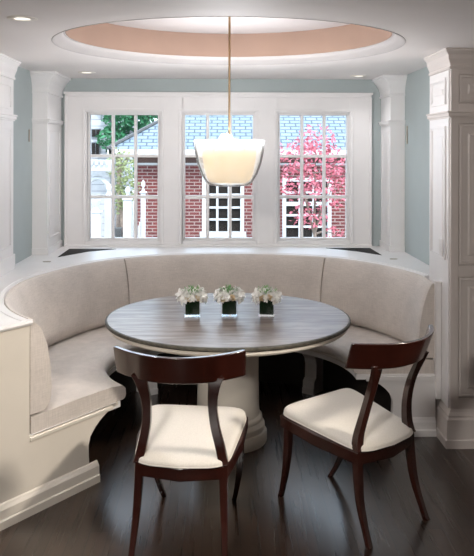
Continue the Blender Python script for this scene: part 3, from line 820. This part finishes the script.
tree('olive_shrub', -1.37, 10.2, [((-1.40, 10.2, 1.48), (.20, .25, .26)), ((-1.30, 10.2, 1.18), (.18, .25, .24)), ((-1.42, 10.2, 1.02), (.15, .2, .2))], .9, .03, 700, .03, 'leaf_olive', 'olive green shrub beside the brick corner, behind the white fence', 'shrub', 8)
tree('green_tree', -2.15, 15.5, [((-2.0, 15.5, 2.45), (.55, .5, .40)), ((-1.35, 15.8, 2.75), (.6, .5, .4)), ((-2.2, 15.3, 1.9), (.35, .5, .3))], 1.6, .08, 1500, .075, 'leaf_green', 'bright green tree rising behind the slate roof corner', 'tree', 12, .1)
tree('dark_hedge_tree', -3.1, 24, [((-3.3, 24, 1.2), (1.9, .6, .8)), ((-2.3, 24, 2.2), (1.0, .6, .9))], 1.0, .1, 2200, .11, 'leaf_green', 'dense green tree far behind the pale house', 'tree', 15, .1)

# pale house far left
fh = empty('pale_house', (-3.6, 16, GZ), 0, 'pale sided house with a steep gable far behind the white fence', 'house')
def fl(mb): mb.v = [(x + 3.6, y - 16, z - GZ) for x, y, z in mb.v]; return mb
fl(MB().loft([[(-4.8, y, GZ), (-2.40, y, GZ), (-2.40, y, 2.25), (-3.3, y, 3.4), (-4.8, y, 3.4)] for y in (16, 20)])).build('wall', 'siding', fh)
fl(MB().loft([[(-2.28, y, 2.12), (-2.24, y, 2.18), (-3.28, y, 3.52), (-3.34, y, 3.44)] for y in (15.85, 20.1)])).build('roof', 'far_roof', fh)
for x0, x1, z0, z1 in ((-2.79, -2.62, 1.97, 2.12), (-2.79, -2.64, 1.58, 1.83)):
    f = MB(); f.box(x0 - .02, x1 + .02, 15.96, 15.999, z0 - .02, z1 + .02); fo = fl(f).build('house_window', 'far_roof', fh)
    g2 = MB(); g2.box(x0, (x0 + x1) / 2 - .008, 15.95, 15.96, z0, z1); g2.box((x0 + x1) / 2 + .008, x1, 15.95, 15.96, z0, z1); fl(g2).build('pane', 'dark_ext', fo)

# white garden fence
FY = 8.4
fe = empty('garden_fence', (-1.1, FY, GZ), 0, 'white picket fence with turned finials on its posts, outside the window beside the brick wall', 'fence')
def fn(mb): mb.v = [(x + 1.1, y - FY, z - GZ) for x, y, z in mb.v]; return mb
def post(x, y, hw, zt, ball, urn=False):
    p = MB(); p.box(x - hw, x + hw, y - hw, y + hw, GZ, zt); p.box(x - hw - .012, x + hw + .012, y - hw - .012, y + hw + .012, zt, zt + .02)
    o = fn(p).build('post', 'white_ext', fe, bevel=.004)
    if urn: pr2 = [(0, .02), (hw * .8, .02), (hw * .5, .045), (hw * .3, .06), (hw * .75, .10), (hw * .95, .14), (0, .14)]
    else: pr2 = [(0, .02), (hw * .9, .02), (hw * .45, .05), (ball * .35, .065), (ball * .8, .08), (ball, .10), (ball * .8, .125), (ball * .3, .145), (0, .155)]
    fn(MB().lathe(pr2, (x, y, zt), 20)).build('finial', 'white_ext', o, smooth=50)
post(-1.425, FY, .062, .985, .03, True); post(-1.300, FY + .15, .045, 1.15, .032); post(-1.065, FY, .045, 1.13, .032); post(-.895, FY + .05, .026, 1.20, .024)
for i in range(9):
    x = -1.03 + i * .0155 * 1.0; 
    t = i / 8; z = 1.0 - .30 * math.sin(PI * t) * .6
    fn(MB().box(x, x + .011, FY + .01, FY + .03, GZ, z)).build('picket', 'white_ext', fe, bevel=.003)
for i in range(5):
    x = -1.255 + i * .030
    fn(MB().box(x, x + .018, FY + .06, FY + .08, GZ, .62 + .10 * abs(i - 2) / 2 * 0)).build('picket', 'white_ext', fe, bevel=.003)
fn(MB().box(-1.40, -.90, FY + .03, FY + .055, .3, .36)).build('rail', 'white_ext', fe)
# steps/planter and dark box behind fence gap
bx = empty('meter_box', (-1.30, 9.2, GZ), 0, 'dark grey box with a short horizontal rod, low between the white fence posts', 'box')
MB().box(-.085, .065, -.06, .06, 0, 1.33).build('housing', 'grey_ext', bx, bevel=.005)
MB().tube([(.065, 0, 1.26), (.16, 0, 1.25)], .012, 8).build('rod', 'grey_ext', bx)
# arbor
ar = empty('garden_arbor', (-1.62, 9.6, GZ), 0, 'white garden arbor with a curved top and slatted canopy behind the white fence', 'arbor')
def al(mb): mb.v = [(x + 1.62, y - 9.6, z - GZ) for x, y, z in mb.v]; return mb
for x in (-1.78, -1.45): al(MB().box(x - .03, x + .03, 9.57, 9.63, GZ, 1.25)).build('post', 'white_ext', ar)
al(MB().tube([(-1.80 + .38 * k / 12, 9.6, 1.17 + .16 * math.sin(PI * k / 12)) for k in range(13)], .03, 8)).build('curved_top', 'white_ext', ar, smooth=60)
cn = MB(); cn.box(-1.82, -1.42, 9.45, 9.75, 1.42, 1.50)
for k in range(6): cn.box(-1.80 + k * .066, -1.77 + k * .066, 9.40, 9.80, 1.50, 1.56)
al(cn).build('slatted_canopy', 'white_ext', ar)

# ------------------------------------------------------------------ lights
wd = bpy.data.worlds.new('sky'); sc.world = wd; wd.use_nodes = True
nt = wd.node_tree; nt.nodes.clear()
o_ = nt.nodes.new('ShaderNodeOutputWorld'); bg = nt.nodes.new('ShaderNodeBackground')
bg.inputs[0].default_value = (.70, .84, 1.0, 1); bg.inputs[1].default_value = 3.0
nt.links.new(bg.outputs[0], o_.inputs[0])
def light(kind, name, loc, energy, color=(1, 1, 1), rot=None, target=None, **kw):
    l = bpy.data.lights.new(name, kind); l.energy = energy; l.color = color
    for k, v in kw.items(): setattr(l, k, v)
    o = bpy.data.objects.new(name, l); col.objects.link(o); o.location = loc
    if target is not None: o.rotation_euler = (Vector(target) - Vector(loc)).to_track_quat('-Z', 'Y').to_euler()
    if rot: o.rotation_euler = rot
    return o
light('SUN', 'sun', (2, -3, 8), 2.0, (1, .95, .88), target=(-1, 5, 0.2), angle=R(3))
# added off-frame kitchen fills first, then the ceiling downlights and pendant
light('SPOT', 'end_panel_spot', (2.3, 2.3, 2.2), 190, (1, .90, .78), target=(-.95, 3.55, .30), spot_size=R(38), spot_blend=.7, shadow_soft_size=.12)  # added unseen spot, throws warm light from the right onto the end panel
light('AREA', 'kitchen_fill', (-.80, .6, 2.22), 38, (1, .94, .88), target=(-.4, 2.4, 0), shape='DISK', size=.32)  # added area fill for the camera side of the room
for x, y, e in ((-.885, 3.30, 24), (-1.02, 5.60, 4), (1.07, 5.78, 4)):
    light('SPOT', 'downlight_beam', (x, y, ZC - .02), e, (.98, .98, 1), rot=(0, 0, 0), spot_size=R(120), spot_blend=.9, shadow_soft_size=.04)
light('POINT', 'pendant_bulb', (.043, TY, 1.80), 32, (.97, .97, 1), shadow_soft_size=.08)
light('POINT', 'shade_bulb', (.043, TY, 1.65), 2.2, (1, .9, .75), shadow_soft_size=.05)
light('AREA', 'dome_fill', (.04, 4.05, 2.60), 140, (.90, .95, 1), rot=(0, 0, 0), shape='DISK', size=.8)  # added disk hidden in the dome, brightens the alcove from above

# ------------------------------------------------------------------ camera
W_, H_ = 474, 556
f_, cx_, hy_, yaw, roll = 740.4, 238.84, 149.52, .0228, .0019
cam = bpy.data.cameras.new('camera'); co = bpy.data.objects.new('camera', cam); col.objects.link(co); sc.camera = co
cam.sensor_fit = 'HORIZONTAL'; cam.sensor_width = 36; cam.lens = f_ / W_ * 36
cam.shift_x = -(cx_ - W_ / 2) / W_; cam.shift_y = (hy_ - H_ / 2) / W_
cam.clip_end = 200; cam.clip_start = .05
fwd = Vector((math.sin(yaw), math.cos(yaw), 0)); rt = Vector((math.cos(yaw), -math.sin(yaw), 0)); upv = Vector((0, 0, 1))
cr, sr = math.cos(roll), math.sin(roll)
X_ = rt * cr + upv * sr; Y_ = upv * cr - rt * sr
co.matrix_world = Matrix(((X_.x, Y_.x, -fwd.x, 0), (X_.y, Y_.y, -fwd.y, 0), (X_.z, Y_.z, -fwd.z, 1.7), (0, 0, 0, 1)))

sc.view_settings.view_transform = 'Standard'; sc.view_settings.look = 'None'
sc.view_settings.gamma = 1; sc.view_settings.use_curve_mapping = False
sc.view_settings.exposure = 0.76
sc.cycles.use_denoising = True
sc.cycles.max_bounces = 8; sc.cycles.diffuse_bounces = 5; sc.cycles.transparent_max_bounces = 12
sc.cycles.sample_clamp_indirect = 6
sc.cycles.caustics_reflective = False; sc.cycles.caustics_refractive = False
